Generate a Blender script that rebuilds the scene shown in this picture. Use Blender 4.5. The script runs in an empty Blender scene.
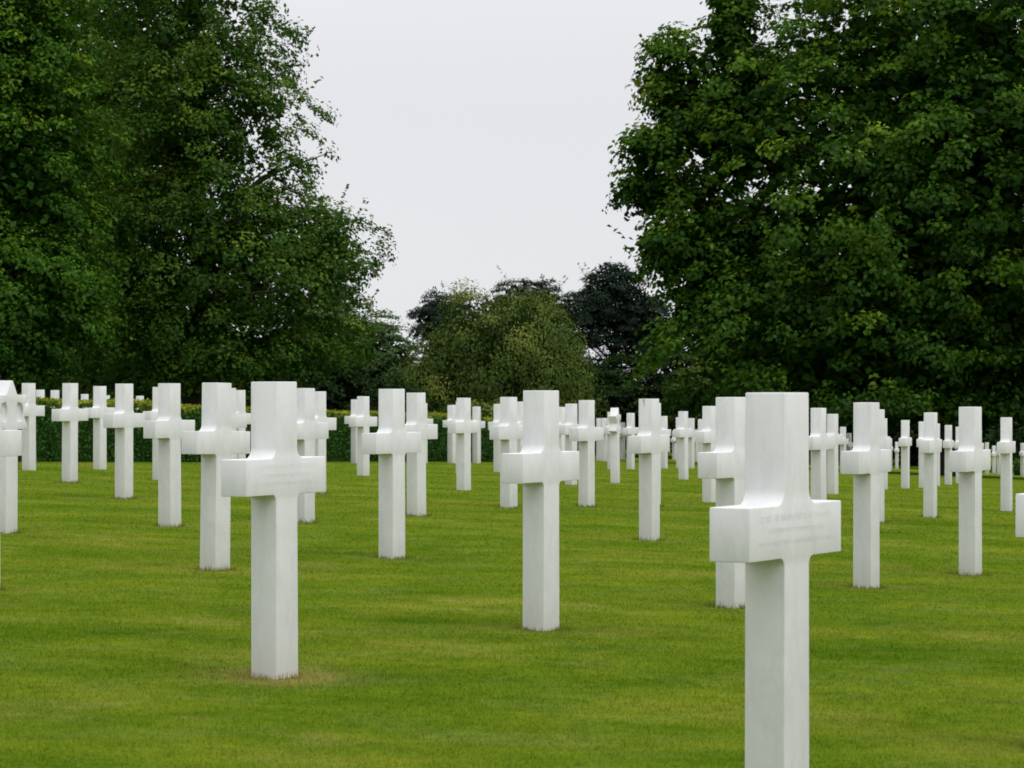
import bpy, bmesh, math
import numpy as np
from mathutils import Vector, Matrix

rng = np.random.default_rng(7)
R = math.radians
scene = bpy.context.scene
col = scene.collection

# ------------------------------------------------------------------ helpers
def tag(o, label=None, cat=None, group=None, kind=None):
    if label: o['label'] = label
    if cat: o['category'] = cat
    if group: o['group'] = group
    if kind: o['kind'] = kind
    return o

def empty(name, loc, rz=0.0):
    o = bpy.data.objects.new(name, None)
    col.objects.link(o)
    o.location = loc
    o.rotation_euler = (0, 0, rz)
    o.empty_display_size = 0.3
    return o

def link(name, me, mat, parent=None):
    o = bpy.data.objects.new(name, me)
    if mat is not None and not me.materials:
        me.materials.append(mat)
    col.objects.link(o)
    if parent: o.parent = parent
    return o

def np_mesh(name, co, faces, attrs=None):
    """mesh from numpy: co (n,3); faces (m,k) with constant k; attrs = point float attributes"""
    me = bpy.data.meshes.new(name)
    co = np.ascontiguousarray(co, np.float32)
    faces = np.ascontiguousarray(faces, np.int32)
    m, k = faces.shape
    me.vertices.add(len(co)); me.vertices.foreach_set('co', co.ravel())
    me.loops.add(m * k); me.loops.foreach_set('vertex_index', faces.ravel())
    me.polygons.add(m)
    me.polygons.foreach_set('loop_start', np.arange(0, m * k, k, dtype=np.int32))
    for key, v in (attrs or {}).items():
        a = me.attributes.new(key, 'FLOAT', 'POINT')
        a.data.foreach_set('value', np.ascontiguousarray(v, np.float32))
    me.update(calc_edges=True)
    return me

# ------------------------------------------------------------------ terrain
TC = [-1.0625, -0.1772, -0.0143, -0.0077, -0.1353, -0.1717, 0.0121, 0.0278]
def ground_z(X, Y):
    """the lawn falls gently to the right and away, camera eye level is z = 0"""
    x = np.clip(X, -18, 24) / 8.0
    y = np.clip(Y, 3, 115) / 30.0
    t = TC
    return (t[0] + t[1]*x + t[2]*y + t[3]*x*x + t[4]*x*y + t[5]*y*y + t[6]*y**3 + t[7]*x*y*y)
def gz(x, y): return float(ground_z(np.float64(x), np.float64(y)))

# value noise for numpy side variation
def vnoise(x, y, seed=0):
    def h(i, j):
        n = (i * 374761393 + j * 668265263 + seed * 974711) & 0x7fffffff
        n = ((n ^ (n >> 13)) * 1274126177) & 0x7fffffff
        return ((n ^ (n >> 16)) & 0xffff) / 65535.0
    xi = np.floor(x).astype(np.int64); yi = np.floor(y).astype(np.int64)
    fx = x - xi; fy = y - yi
    fx = fx*fx*(3-2*fx); fy = fy*fy*(3-2*fy)
    a = h(xi, yi); b = h(xi+1, yi); c = h(xi, yi+1); d = h(xi+1, yi+1)
    return (a*(1-fx)+b*fx)*(1-fy) + (c*(1-fx)+d*fx)*fy

# ------------------------------------------------------------------ materials
def new_mat(name):
    m = bpy.data.materials.new(name)
    m.use_nodes = True
    nt = m.node_tree
    nt.nodes.clear()
    out = nt.nodes.new('ShaderNodeOutputMaterial')
    return m, nt, out

def N(nt, t, **kw):
    n = nt.nodes.new(t)
    for k, v in kw.items(): setattr(n, k, v)
    return n

def ramp(nt, stops):
    r = N(nt, 'ShaderNodeValToRGB')
    el = r.color_ramp.elements
    el[0].position, el[0].color = stops[0][0], (*stops[0][1], 1)
    el[1].position, el[1].color = stops[-1][0], (*stops[-1][1], 1)
    for p, c in stops[1:-1]:
        e = el.new(p); e.color = (*c, 1)
    return r

def noise(nt, vec, scale, detail=4.0, rough=0.55):
    n = N(nt, 'ShaderNodeTexNoise')
    n.inputs['Scale'].default_value = scale
    n.inputs['Detail'].default_value = detail
    n.inputs['Roughness'].default_value = rough
    if vec is not None: nt.links.new(vec, n.inputs['Vector'])
    return n

def mix(nt, fac, a, b, mode='MIX'):
    m = N(nt, 'ShaderNodeMix', data_type='RGBA', blend_type=mode)
    for i, v in ((0, fac), (6, a), (7, b)):
        if hasattr(v, 'links'): nt.links.new(v, m.inputs[i])
        elif isinstance(v, (int, float)): m.inputs[i].default_value = v
        else: m.inputs[i].default_value = (*v, 1)
    return m.outputs[2]

def math_node(nt, op, a, b=None, clamp=False):
    m = N(nt, 'ShaderNodeMath', operation=op)
    m.use_clamp = clamp
    for i, v in ((0, a), (1, b)):
        if v is None: continue
        if hasattr(v, 'links'): nt.links.new(v, m.inputs[i])
        else: m.inputs[i].default_value = v
    return m.outputs[0]

def marble_material():
    m, nt, out = new_mat('white_marble')
    p = N(nt, 'ShaderNodeBsdfPrincipled')
    tc = N(nt, 'ShaderNodeTexCoord')
    oi = N(nt, 'ShaderNodeObjectInfo')
    off = N(nt, 'ShaderNodeVectorMath', operation='ADD')
    sc = N(nt, 'ShaderNodeVectorMath', operation='SCALE')
    cmb = N(nt, 'ShaderNodeCombineXYZ')
    for i in range(3): nt.links.new(oi.outputs['Random'], cmb.inputs[i])
    nt.links.new(cmb.outputs[0], sc.inputs[0]); sc.inputs['Scale'].default_value = 37.0
    nt.links.new(tc.outputs['Object'], off.inputs[0]); nt.links.new(sc.outputs[0], off.inputs[1])
    v = off.outputs[0]
    # slanting grey veins
    mp = N(nt, 'ShaderNodeMapping'); mp.inputs['Rotation'].default_value = (0.3, 0.5, 0.4)
    mp.inputs['Scale'].default_value = (5.0, 5.0, 1.6)
    nt.links.new(v, mp.inputs['Vector'])
    vein = noise(nt, mp.outputs[0], 1.6, 6, 0.6)
    vr = ramp(nt, [(0.44, (0.680, 0.685, 0.704)), (0.495, (0.650, 0.655, 0.674)), (0.54, (0.690, 0.695, 0.712))])
    nt.links.new(vein.outputs['Fac'], vr.inputs[0])
    blot = noise(nt, v, 7.0, 5, 0.65)
    br = ramp(nt, [(0.3, (0.92, 0.92, 0.91)), (0.65, (1, 1, 1))])
    nt.links.new(blot.outputs['Fac'], br.inputs[0])
    c = mix(nt, 1.0, vr.outputs[0], br.outputs[0], 'MULTIPLY')
    # rain streaks on the vertical faces
    mp2 = N(nt, 'ShaderNodeMapping'); mp2.inputs['Scale'].default_value = (26, 26, 1.1)
    nt.links.new(v, mp2.inputs['Vector'])
    st = noise(nt, mp2.outputs[0], 1.0, 3, 0.5)
    sr = ramp(nt, [(0.34, (0.87, 0.87, 0.84)), (0.55, (1, 1, 1))])
    nt.links.new(st.outputs['Fac'], sr.inputs[0])
    c = mix(nt, 0.14, c, mix(nt, 1.0, c, sr.outputs[0], 'MULTIPLY'))
    # soil splash and a greenish film near the turf
    sep = N(nt, 'ShaderNodeSeparateXYZ'); nt.links.new(tc.outputs['Object'], sep.inputs[0])
    low = N(nt, 'ShaderNodeMapRange'); nt.links.new(sep.outputs['Z'], low.inputs[0])
    low.inputs['From Min'].default_value = 0.16; low.inputs['From Max'].default_value = 0.0
    lowf = math_node(nt, 'MULTIPLY', low.outputs[0], blot.outputs['Fac'], True)
    lowf = math_node(nt, 'MULTIPLY', lowf, 0.5)
    c = mix(nt, lowf, c, (0.42, 0.42, 0.30))
    # small difference from stone to stone
    rr = ramp(nt, [(0.0, (0.95, 0.95, 0.94)), (1.0, (1, 1, 1))])
    nt.links.new(oi.outputs['Random'], rr.inputs[0])
    c = mix(nt, 1.0, c, rr.outputs[0], 'MULTIPLY')
    nt.links.new(c, p.inputs['Base Color'])
    p.inputs['Roughness'].default_value = 0.55
    p.inputs['Specular IOR Level'].default_value = 0.12
    b = N(nt, 'ShaderNodeBump'); b.inputs['Strength'].default_value = 0.12; b.inputs['Distance'].default_value = 0.004
    fine = noise(nt, v, 90, 3, 0.6)
    nt.links.new(fine.outputs['Fac'], b.inputs['Height'])
    nt.links.new(b.outputs[0], p.inputs['Normal'])
    nt.links.new(p.outputs[0], out.inputs[0])
    return m

def plain_material(name, colr, rough=0.7):
    m, nt, out = new_mat(name)
    p = N(nt, 'ShaderNodeBsdfPrincipled')
    tc = N(nt, 'ShaderNodeTexCoord')
    n = noise(nt, tc.outputs['Object'], 60, 3)
    r = ramp(nt, [(0.3, tuple(c*0.85 for c in colr)), (0.7, tuple(min(1, c*1.08) for c in colr))])
    nt.links.new(n.outputs['Fac'], r.inputs[0])
    nt.links.new(r.outputs[0], p.inputs['Base Color'])
    p.inputs['Roughness'].default_value = rough
    nt.links.new(p.outputs[0], out.inputs[0])
    return m

def grass_colour(nt):
    """colour of the turf from world position; shared by the ground sheet and the blades"""
    g = N(nt, 'ShaderNodeNewGeometry')
    sep = N(nt, 'ShaderNodeSeparateXYZ'); nt.links.new(g.outputs['Position'], sep.inputs[0])
    flat = N(nt, 'ShaderNodeCombineXYZ')
    nt.links.new(sep.outputs[0], flat.inputs[0]); nt.links.new(sep.outputs[1], flat.inputs[1])
    mp = N(nt, 'ShaderNodeMapping'); mp.inputs['Scale'].default_value = (0.8, 1.0, 1.0)
    mp.inputs['Rotation'].default_value = (0, 0, 0.15)
    nt.links.new(flat.outputs[0], mp.inputs['Vector'])
    big = noise(nt, mp.outputs[0], 0.75, 3, 0.6)
    c1 = ramp(nt, GRASS_STOPS)
    nt.links.new(big.outputs['Fac'], c1.inputs[0])
    mid = noise(nt, mp.outputs[0], 2.6, 4, 0.65)
    c2 = ramp(nt, [(0.30, (0.74, 0.84, 0.75)), (0.50, (1, 1, 1)), (0.70, (1.22, 1.12, 1.12))])
    nt.links.new(mid.outputs['Fac'], c2.inputs[0])
    c = mix(nt, 1.0, c1.outputs[0], c2.outputs[0], 'MULTIPLY')
    # paler clover-like patches and fine mottling
    pn = noise(nt, flat.outputs[0], 1.9, 5, 0.7)
    pr = N(nt, 'ShaderNodeMapRange'); nt.links.new(pn.outputs['Fac'], pr.inputs[0])
    pr.inputs['From Min'].default_value = 0.50; pr.inputs['From Max'].default_value = 0.70
    c = mix(nt, math_node(nt, 'MULTIPLY', pr.outputs[0], 0.5), c, (0.135, 0.170, 0.042))
    mo = noise(nt, flat.outputs[0], 11, 4, 0.7)
    mr = ramp(nt, [(0.33, (0.80, 0.86, 0.80)), (0.66, (1.15, 1.10, 1.15))])
    nt.links.new(mo.outputs['Fac'], mr.inputs[0])
    c = mix(nt, 1.0, c, mr.outputs[0], 'MULTIPLY')
    # straw coloured worn patches
    dn = noise(nt, flat.outputs[0], 1.15, 5, 0.65)
    dr = N(nt, 'ShaderNodeMapRange'); nt.links.new(dn.outputs['Fac'], dr.inputs[0])
    dr.inputs['From Min'].default_value = 0.57; dr.inputs['From Max'].default_value = 0.74
    at = N(nt, 'ShaderNodeAttribute', attribute_name='dry')
    d = math_node(nt, 'ADD', math_node(nt, 'MULTIPLY', dr.outputs[0], 0.42), at.outputs['Fac'], True)
    fine = noise(nt, flat.outputs[0], 14, 3, 0.6)
    d = math_node(nt, 'MULTIPLY', d, math_node(nt, 'MULTIPLY', fine.outputs['Fac'], 1.7), True)
    c = mix(nt, d, c, GRASS_DRY)
    return c, flat.outputs[0]

GRASS_STOPS = [(0.28, (0.060, 0.114, 0.006)), (0.44, (0.087, 0.140, 0.009)),
               (0.57, (0.113, 0.160, 0.012)), (0.72, (0.155, 0.178, 0.024))]
GRASS_DRY = (0.29, 0.225, 0.085)

def ground_material():
    m, nt, out = new_mat('mown_turf')
    p = N(nt, 'ShaderNodeBsdfDiffuse')
    c, flat = grass_colour(nt)
    f = noise(nt, flat, 55, 5, 0.7)
    fr = ramp(nt, [(0.32, (0.74, 0.77, 0.65)), (0.66, (1.12, 1.10, 1.05))])
    nt.links.new(f.outputs['Fac'], fr.inputs[0])
    c = mix(nt, 1.0, c, fr.outputs[0], 'MULTIPLY')
    nt.links.new(c, p.inputs['Color'])
    b = N(nt, 'ShaderNodeBump'); b.inputs['Strength'].default_value = 0.5; b.inputs['Distance'].default_value = 0.02
    nt.links.new(f.outputs['Fac'], b.inputs['Height']); nt.links.new(b.outputs[0], p.inputs['Normal'])
    nt.links.new(p.outputs[0], out.inputs[0])
    return m

def blade_material():
    m, nt, out = new_mat('grass_blade')
    c, flat = grass_colour(nt)
    at = N(nt, 'ShaderNodeAttribute', attribute_name='tint')
    r = ramp(nt, [(0.0, (0.92, 1.0, 0.75)), (0.5, (1.12, 1.12, 0.95)), (0.9, (1.35, 1.28, 1.1)), (1.0, (2.0, 1.55, 3.0))])
    nt.links.new(at.outputs['Fac'], r.inputs[0])
    c = mix(nt, 1.0, c, r.outputs[0], 'MULTIPLY')
    d = N(nt, 'ShaderNodeBsdfDiffuse'); t = N(nt, 'ShaderNodeBsdfTranslucent')
    nt.links.new(c, d.inputs[0]); nt.links.new(c, t.inputs[0])
    ms = N(nt, 'ShaderNodeMixShader'); ms.inputs[0].default_value = 0.35
    nt.links.new(d.outputs[0], ms.inputs[1]); nt.links.new(t.outputs[0], ms.inputs[2])
    nt.links.new(ms.outputs[0], out.inputs[0])
    return m

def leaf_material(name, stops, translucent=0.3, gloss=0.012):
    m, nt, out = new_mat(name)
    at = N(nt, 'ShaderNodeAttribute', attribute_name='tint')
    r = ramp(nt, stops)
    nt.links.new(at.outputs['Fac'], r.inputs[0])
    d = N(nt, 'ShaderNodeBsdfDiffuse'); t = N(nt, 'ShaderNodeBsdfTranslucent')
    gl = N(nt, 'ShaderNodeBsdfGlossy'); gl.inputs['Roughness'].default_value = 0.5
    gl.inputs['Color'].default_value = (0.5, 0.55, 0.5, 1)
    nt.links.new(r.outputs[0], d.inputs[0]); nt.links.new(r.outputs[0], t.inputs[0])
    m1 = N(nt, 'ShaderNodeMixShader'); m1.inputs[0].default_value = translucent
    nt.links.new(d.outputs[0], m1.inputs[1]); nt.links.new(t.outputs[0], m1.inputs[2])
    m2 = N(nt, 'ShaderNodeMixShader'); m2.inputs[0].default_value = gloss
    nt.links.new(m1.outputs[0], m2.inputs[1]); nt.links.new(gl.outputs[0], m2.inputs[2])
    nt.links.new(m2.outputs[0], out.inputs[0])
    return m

def bark_material(name, a, b):
    m, nt, out = new_mat(name)
    p = N(nt, 'ShaderNodeBsdfPrincipled')
    tc = N(nt, 'ShaderNodeTexCoord')
    mp = N(nt, 'ShaderNodeMapping'); mp.inputs['Scale'].default_value = (9, 9, 1.5)
    nt.links.new(tc.outputs['Object'], mp.inputs['Vector'])
    n = noise(nt, mp.outputs[0], 2, 6, 0.65)
    r = ramp(nt, [(0.35, a), (0.7, b)])
    nt.links.new(n.outputs['Fac'], r.inputs[0]); nt.links.new(r.outputs[0], p.inputs['Base Color'])
    p.inputs['Roughness'].default_value = 0.9
    bp = N(nt, 'ShaderNodeBump'); bp.inputs['Strength'].default_value = 0.6
    nt.links.new(n.outputs['Fac'], bp.inputs['Height']); nt.links.new(bp.outputs[0], p.inputs['Normal'])
    nt.links.new(p.outputs[0], out.inputs[0])
    return m

MARBLE = marble_material()
ENGRAVE = plain_material('weathered_engraving', (0.635, 0.635, 0.632))
STAIN = plain_material('grey_stain', (0.40, 0.40, 0.37))
GROUND = ground_material()
BLADE = blade_material()
BARK = bark_material('dark_bark', (0.018, 0.015, 0.012), (0.060, 0.050, 0.040))
LEAF_MAPLE = leaf_material('maple_leaves', [(0.0, (0.009, 0.031, 0.003)), (0.38, (0.034, 0.092, 0.006)),
                           (0.68, (0.084, 0.163, 0.010)), (1.0, (0.204, 0.281, 0.024))], 0.28)
LEAF_DEEP = leaf_material('deep_green_leaves', [(0.0, (0.012, 0.042, 0.003)), (0.45, (0.044, 0.119, 0.008)),
                          (1.0, (0.151, 0.248, 0.015))], 0.28)
LEAF_LIGHT = leaf_material('loose_green_leaves', [(0.0, (0.014, 0.048, 0.005)), (0.45, (0.050, 0.114, 0.011)),
                           (1.0, (0.157, 0.226, 0.026))], 0.32)
LEAF_GREY = leaf_material('dull_green_leaves', [(0.0, (0.029, 0.060, 0.018)), (0.5, (0.066, 0.121, 0.036)),
                          (1.0, (0.132, 0.191, 0.064))], 0.25)
LEAF_WEEP = leaf_material('weeping_foliage', [(0.0, (0.022, 0.045, 0.009)), (0.5, (0.075, 0.118, 0.020)),
                          (1.0, (0.188, 0.217, 0.043))], 0.22)
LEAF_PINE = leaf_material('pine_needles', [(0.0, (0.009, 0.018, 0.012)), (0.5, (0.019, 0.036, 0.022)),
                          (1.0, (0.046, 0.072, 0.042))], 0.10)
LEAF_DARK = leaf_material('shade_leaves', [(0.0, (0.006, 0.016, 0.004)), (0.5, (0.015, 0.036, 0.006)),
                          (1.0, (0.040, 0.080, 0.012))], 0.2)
LEAF_YELLOW = leaf_material('yellow_green_leaves', [(0.0, (0.020, 0.045, 0.006)), (0.5, (0.060, 0.095, 0.012)),
                            (1.0, (0.150, 0.170, 0.025))], 0.3)
HEDGE = leaf_material('hedge_leaves', [(0.0, (0.014, 0.042, 0.009)), (0.45, (0.046, 0.125, 0.018)),
                      (0.60, (0.070, 0.155, 0.016)), (0.8, (0.19, 0.22, 0.018)), (1.0, (0.30, 0.31, 0.03))], 0.25)

# ------------------------------------------------------------------ grave markers
HH = 1.07          # height of a marker above the turf
CROSSES = [
    # id, x, y, turn, label
    ('A', 0.66, 6.72, 59, "largest white marble cross, nearest the camera at right, its foot below the frame"),
    ('B', -0.86, 9.79, 63, "tall white cross in the left foreground with dry straw-coloured grass around its foot"),
    ('C', 0.13, 12.09, 61, "large white cross in the middle foreground between the two tallest crosses"),
    ('D', 1.12, 13.76, 58, "white cross half hidden directly behind the nearest cross, its left arm showing"),
    ('E', 2.05, 15.62, 62, "white cross just right of the nearest cross, two post tops stepping down behind it"),
    ('E2', 3.45, 25.57, 61, "first step down in the staircase of cross tops right of the nearest cross"),
    ('E3', 5.61, 40.81, 70, "last and lowest step in the staircase of cross tops right of the nearest cross"),
    ('F', 2.92, 17.20, 63, "big lone white cross at right, its foot on open grass near the right edge"),
    ('F2', 9.60, 55.56, 70, "white cross almost wholly hidden behind the big lone cross at right, only a sliver"),
    ('G', -0.76, 17.09, 60, "white cross standing alone on the grass between the left foreground and middle foreground crosses"),
    ('L', -0.83, 23.49, 60, "white cross right behind the lone one left of centre, overlapping its right arm"),
    ('L2', -1.59, 48.15, 60, "thin far cross peeking out at the right behind the overlapping pair left of centre"),
    ('G2', -2.01, 36.48, 60, "front cross of the close pair before the hedge, right of the left foreground cross"),
    ('G3', -2.61, 45.14, 60, "rear cross of the close pair before the hedge, right of the left foreground cross"),
    ('H', -1.70, 15.45, 61, "white cross leaning slightly right, directly left of the left foreground cross"),
    ('H2a', -2.89, 27.51, 62, "white post top barely showing right behind the slightly leaning cross, its foot hidden"),
    ('H2b', -3.25, 32.10, 62, "small cross with right arm showing between the leaning cross and the left foreground cross"),
    ('J', -2.56, 20.20, 63, "white cross just left of the slightly leaning cross, its right arm nearly touching that one"),
    ('J2', -4.05, 31.06, 63, "white cross hidden behind the one left of the leaning cross, its left edge showing"),
    ('K1', -1.66, 21.56, 60, "nearer of the two crosses half hidden at the right behind the left foreground cross"),
    ('K2', -2.03, 28.27, 60, "farther of the two crosses half hidden at the right behind the left foreground cross"),
    ('I', 1.04, 20.42, 63, "white cross right of centre with a dark stain on its top corner"),
    ('I2', 1.46, 27.97, 60, "white cross hidden behind the dark-stained one, only a sliver at its right edge"),
    ('M', -0.03, 26.05, 60, "white cross just left behind the middle foreground cross, its foot beside that post"),
    ('M2', -0.21, 42.49, 63, "small far cross overlapping the left side of the cross beside the middle foreground one"),
    ('M3', 0.10, 35.23, 61, "cross top seen between the middle foreground cross and the cross at its left, foot hidden"),
    ('U', -0.56, 31.33, 60, "front cross of the cluster of four before the hedge's right end"),
    ('U2', -0.75, 39.96, 62, "cross right behind the front one in the four-cross cluster, a thin left step"),
    ('U3', -1.11, 49.81, 64, "left rear cross of the cluster of four standing close to the hedge"),
    ('U4', -0.67, 51.13, 64, "right rear thin cross of the cluster of four near the hedge's right end"),
    ('N', 0.75, 27.13, 60, "white cross just right of the middle foreground cross, its full post visible on the grass"),
    ('N2', 0.78, 35.67, 61, "cross between the middle foreground cross and the one to its right, standing farther back"),
    ('N3', 0.79, 43.77, 63, "far cross almost hidden by the middle foreground cross, a slim top beside its right edge"),
    ('S2', 1.44, 37.67, 78, "small star topped grave marker seen nearly edge-on right of centre among far crosses"),
    ('S3', 1.86, 50.42, 64, "cross right behind the edge-on star marker, showing at its left side"),
    ('S4', 3.20, 78.08, 67, "far small cross peeking out at the right of the edge-on star marker"),
    ('V', 2.26, 51.41, 64, "slim far cross between the edge-on star marker and the dark-stained cross"),
    ('V2', 2.20, 67.98, 66, "left one of two tiny crosses left of the edge-on star marker"),
    ('V3', 2.31, 67.19, 66, "right one of two tiny crosses left of the edge-on star marker"),
    ('W', 3.11, 55.24, 65, "slim far cross touching the right side of the dark-stained cross"),
    ('W2', 5.98, 99.62, 68, "tiny distant cross in the gap right of the dark-stained cross, low by its arms"),
    ('X', 2.70, 42.49, 63, "front cross of the tight far group between the dark-stained cross and the half hidden one"),
    ('X2', 3.52, 56.65, 65, "left rear cross of the tight far group right of the dark-stained cross"),
    ('X3', 3.83, 57.78, 65, "right rear cross of the tight far group right of the dark-stained cross"),
    ('X4', 6.14, 90.28, 67, "tiny distant cross at the right edge of the tight group right of the dark-stained cross"),
    ('Y', 4.13, 58.96, 65, "thin far cross left behind the middle-sized cross beside the half hidden one"),
    ('Y2', 2.20, 30.09, 61, "middle-sized cross left behind the half hidden cross, overlapped by that one's left arm"),
    ('O', 3.01, 26.50, 61, "nearer cross of the pair between the nearest cross and its right neighbour"),
    ('O2', 4.29, 36.11, 62, "farther cross of the pair between the nearest cross and its right neighbour"),
    ('O3', 7.70, 62.80, 66, "greyish far cross in the tree's shade left of the staircase of tops"),
    ('O4', 10.02, 80.25, 67, "tiny white cross top just above the left arm of the nearest cross's right neighbour"),
    ('P3', 6.19, 42.49, 71, "slim cross alone before the dark trees between the staircase of tops and the triple group"),
    ('P4', 13.06, 93.19, 72, "tiny distant cross close against the right of the staircase of tops"),
    ('P5', 15.25, 107.00, 72, "tiny distant cross touching the left side of the slim lone cross before dark trees"),
    ('Q1', 4.26, 27.51, 68, "front and tallest cross of the symmetric triple group at right"),
    ('Q2', 6.66, 43.77, 71, "left rear cross of the symmetric triple group at right"),
    ('Q3', 7.32, 46.60, 71, "right rear cross of the symmetric triple group at right"),
    ('Q4', 7.86, 48.64, 71, "slim far cross standing free between the triple group and the big lone cross at right"),
    ('Q5', 8.47, 51.13, 71, "slim far cross touching the left side of the big lone cross at right"),
    ('T1', 15.88, 90.28, 70, "tiny distant cross just right of the big lone cross at right"),
    ('T2', 18.75, 105.05, 70, "tiny distant cross left of the rightmost slim cross, the lower top of the pair"),
    ('T3', 16.79, 93.19, 70, "tiny distant cross partly behind the rightmost slim cross, at its left edge"),
    ('T4', 16.35, 86.50, 69, "tiny distant cross cut by the right edge of the picture before the low hedge"),
    ('T5', 5.66, 30.90, 68, "slim middle-sized cross near the right edge with its whole post on the grass"),
    ('T6', 1.69, 8.35, 61, "large cross at the right edge of the picture, only its left arm end visible"),
    ('S1', -3.50, 18.64, 67, "large star topped grave marker at the far left edge"),
    ('Z1', -2.64, 13.47, 67, "cross cut by the left edge, only its right arm showing before the star marker"),
    ('P', -3.61, 25.12, 64, "white cross third from the left of the diagonal row running toward the hedge"),
    ('Q', -4.78, 29.18, 65, "white cross in front of the hedge at left, second of the diagonal row"),
    ('R', -5.94, 33.21, 66, "white cross just right behind the large star marker at the left edge"),
    ('R2', -5.30, 34.72, 65, "white cross closest to the hedge at left, between two larger crosses"),
    ('BH1', -9.17, 52.53, 66, "far cross top above the hedge, right beside the cross behind the star marker"),
    ('BH2', -8.81, 52.05, 66, "far cross top above the hedge with its post visible, second from left"),
    ('BH3', -8.12, 58.96, 64, "tiny cross top just above the hedge, right of the third cross of the diagonal row"),
    ('BH4', -9.52, 60.19, 65, "tiny cross top on the hedge line between the two leftmost crosses before the hedge"),
    ('BH5', -9.24, 61.47, 65, "tiny cross tip on the hedge line, right of the cross closest to hedge"),
]

def arc(cx, cy, r, a0, a1, n):
    return [(cx + r*math.cos(R(a0 + (a1-a0)*i/n)), cy + r*math.sin(R(a0 + (a1-a0)*i/n))) for i in range(n+1)]

def extrude_outline(bm, pts, th, back=None):
    """closed outline (x,z) extruded through y = -th/2 .. th/2, triangulation left to the renderer"""
    f = [bm.verts.new((x, -th/2, z)) for x, z in pts]
    b = [bm.verts.new((x, th/2, z)) for x, z in pts]
    bm.faces.new(f)
    bm.faces.new(list(reversed(b)))
    n = len(pts)
    for i in range(n):
        j = (i+1) % n
        bm.faces.new((f[j], f[i], b[i], b[j]))
    bmesh.ops.recalc_face_normals(bm, faces=bm.faces)

def soften(bm, w):
    es = [e for e in bm.edges if len(e.link_faces) == 2 and e.calc_face_angle(0) > R(40)]
    bmesh.ops.bevel(bm, geom=es, offset=w, segments=2, profile=0.5, affect='EDGES')

def finish(bm, name):
    me = bpy.data.meshes.new(name)
    big = [f for f in bm.faces if len(f.verts) > 4]
    bmesh.ops.triangulate(bm, faces=big)
    bm.to_mesh(me); bm.free()
    for p in me.polygons: p.use_smooth = True
    me.set_sharp_from_angle(angle=R(28))
    return me

def cross_mesh():
    H = HH
    w0, w1, w2 = 0.0695*H, 0.067*H, 0.0655*H        # half widths: foot, at the arms, top
    aw = 0.248*H                                     # half arm span
    zt, zb = H*(1-0.2586), H*(1-0.381)
    ru, rl = 0.036*H, 0.021*H
    pts = [(-w0, -0.06), (w0, -0.06)]
    pts += arc(w1+rl, zb-rl, rl, 180, 90, 6)
    pts += [(aw, zb), (aw, zt)]
    pts += arc(w1+ru, zt+ru, ru, 270, 180, 8)
    pts += [(w2, H), (-w2, H)]
    pts += arc(-w1-ru, zt+ru, ru, 0, -90, 8)
    pts += [(-aw, zt), (-aw, zb)]
    pts += arc(-w1-rl, zb-rl, rl, 90, 0, 6)
    bm = bmesh.new()
    extrude_outline(bm, pts, 0.102*H)
    soften(bm, 0.0035)
    return finish(bm, 'grave_cross')

def star_mesh():
    H = HH
    rad = 0.222*H
    zc = H - rad
    th = 0.102*H
    pw = 0.0695*H
    bm = bmesh.new()
    # hexagram standing on one point, blunt tips, merging into the post
    star = []
    for k in range(12):
        a = R(90 - 30*k)
        r = rad if k % 2 == 0 else rad/math.sqrt(3)
        if k % 2 == 0:
            t = 0.16                                  # cut the tip off square
            p = Vector((r*math.cos(a), r*math.sin(a)))
            for s in (-1, 1):
                q = Vector((rad/math.sqrt(3)*math.cos(a - s*R(30)), rad/math.sqrt(3)*math.sin(a - s*R(30))))
                if s == -1: star.append(p.lerp(Vector((rad/math.sqrt(3)*math.cos(a+R(30)), rad/math.sqrt(3)*math.sin(a+R(30)))), t))
                else: star.append(p.lerp(Vector((rad/math.sqrt(3)*math.cos(a-R(30)), rad/math.sqrt(3)*math.sin(a-R(30)))), t))
        else:
            star.append(Vector((r*math.cos(a), r*math.sin(a))))
    pts = []
    for p in star: pts.append((p.x, p.y + zc))
    # replace the lowest tip by the post
    low = min(range(len(pts)), key=lambda i: pts[i][1])
    out = []
    done = False
    for x, z in pts:
        if z < zc - rad*0.8 and abs(x) < 0.1*rad + 0.02:
            if not done:
                out += [(pw, zc - rad*0.72), (pw, -0.06), (-pw, -0.06), (-pw, zc - rad*0.72)]
                done = True
            continue
        out.append((x, z))
    # sunk panels either side of the middle, cut into both faces
    holes = []
    for sx in (-1, 1):
        cx, rx, rz = sx*0.42*rad, 0.19*rad, 0.30*rad
        holes.append([(cx + sx*a*rx, zc + c*rz) for a, c in ((-1, -0.35), (-0.55, -1), (0.6, -0.8), (1, 0), (0.6, 0.8), (-0.55, 1), (-1, 0.35))])
    rims = []
    for s in (-1, 1):
        y = s*th/2
        es = []
        for loop in [out] + holes:
            vs = [bm.verts.new((x, y, z)) for x, z in loop]
            es += [bm.edges.new((vs[i], vs[(i+1) % len(vs)])) for i in range(len(vs))]
            if loop is out: rims.append(vs)
            else:
                fl = [bm.verts.new((v.co.x*0.97 + 0.03*0.42*rad*math.copysign(1, v.co.x), y - s*0.022, zc + (v.co.z-zc)*0.93)) for v in vs]
                n = len(vs)
                for i in range(n): bm.faces.new((vs[i], vs[(i+1) % n], fl[(i+1) % n], fl[i]))
                bm.faces.new(fl)
        bmesh.ops.triangle_fill(bm, edges=es, use_beauty=True)
    n = len(rims[0])
    for i in range(n): bm.faces.new((rims[0][i], rims[0][(i+1) % n], rims[1][(i+1) % n], rims[1][i]))
    bmesh.ops.recalc_face_normals(bm, faces=bm.faces)
    soften(bm, 0.004)
    return finish(bm, 'star_marker')

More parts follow.
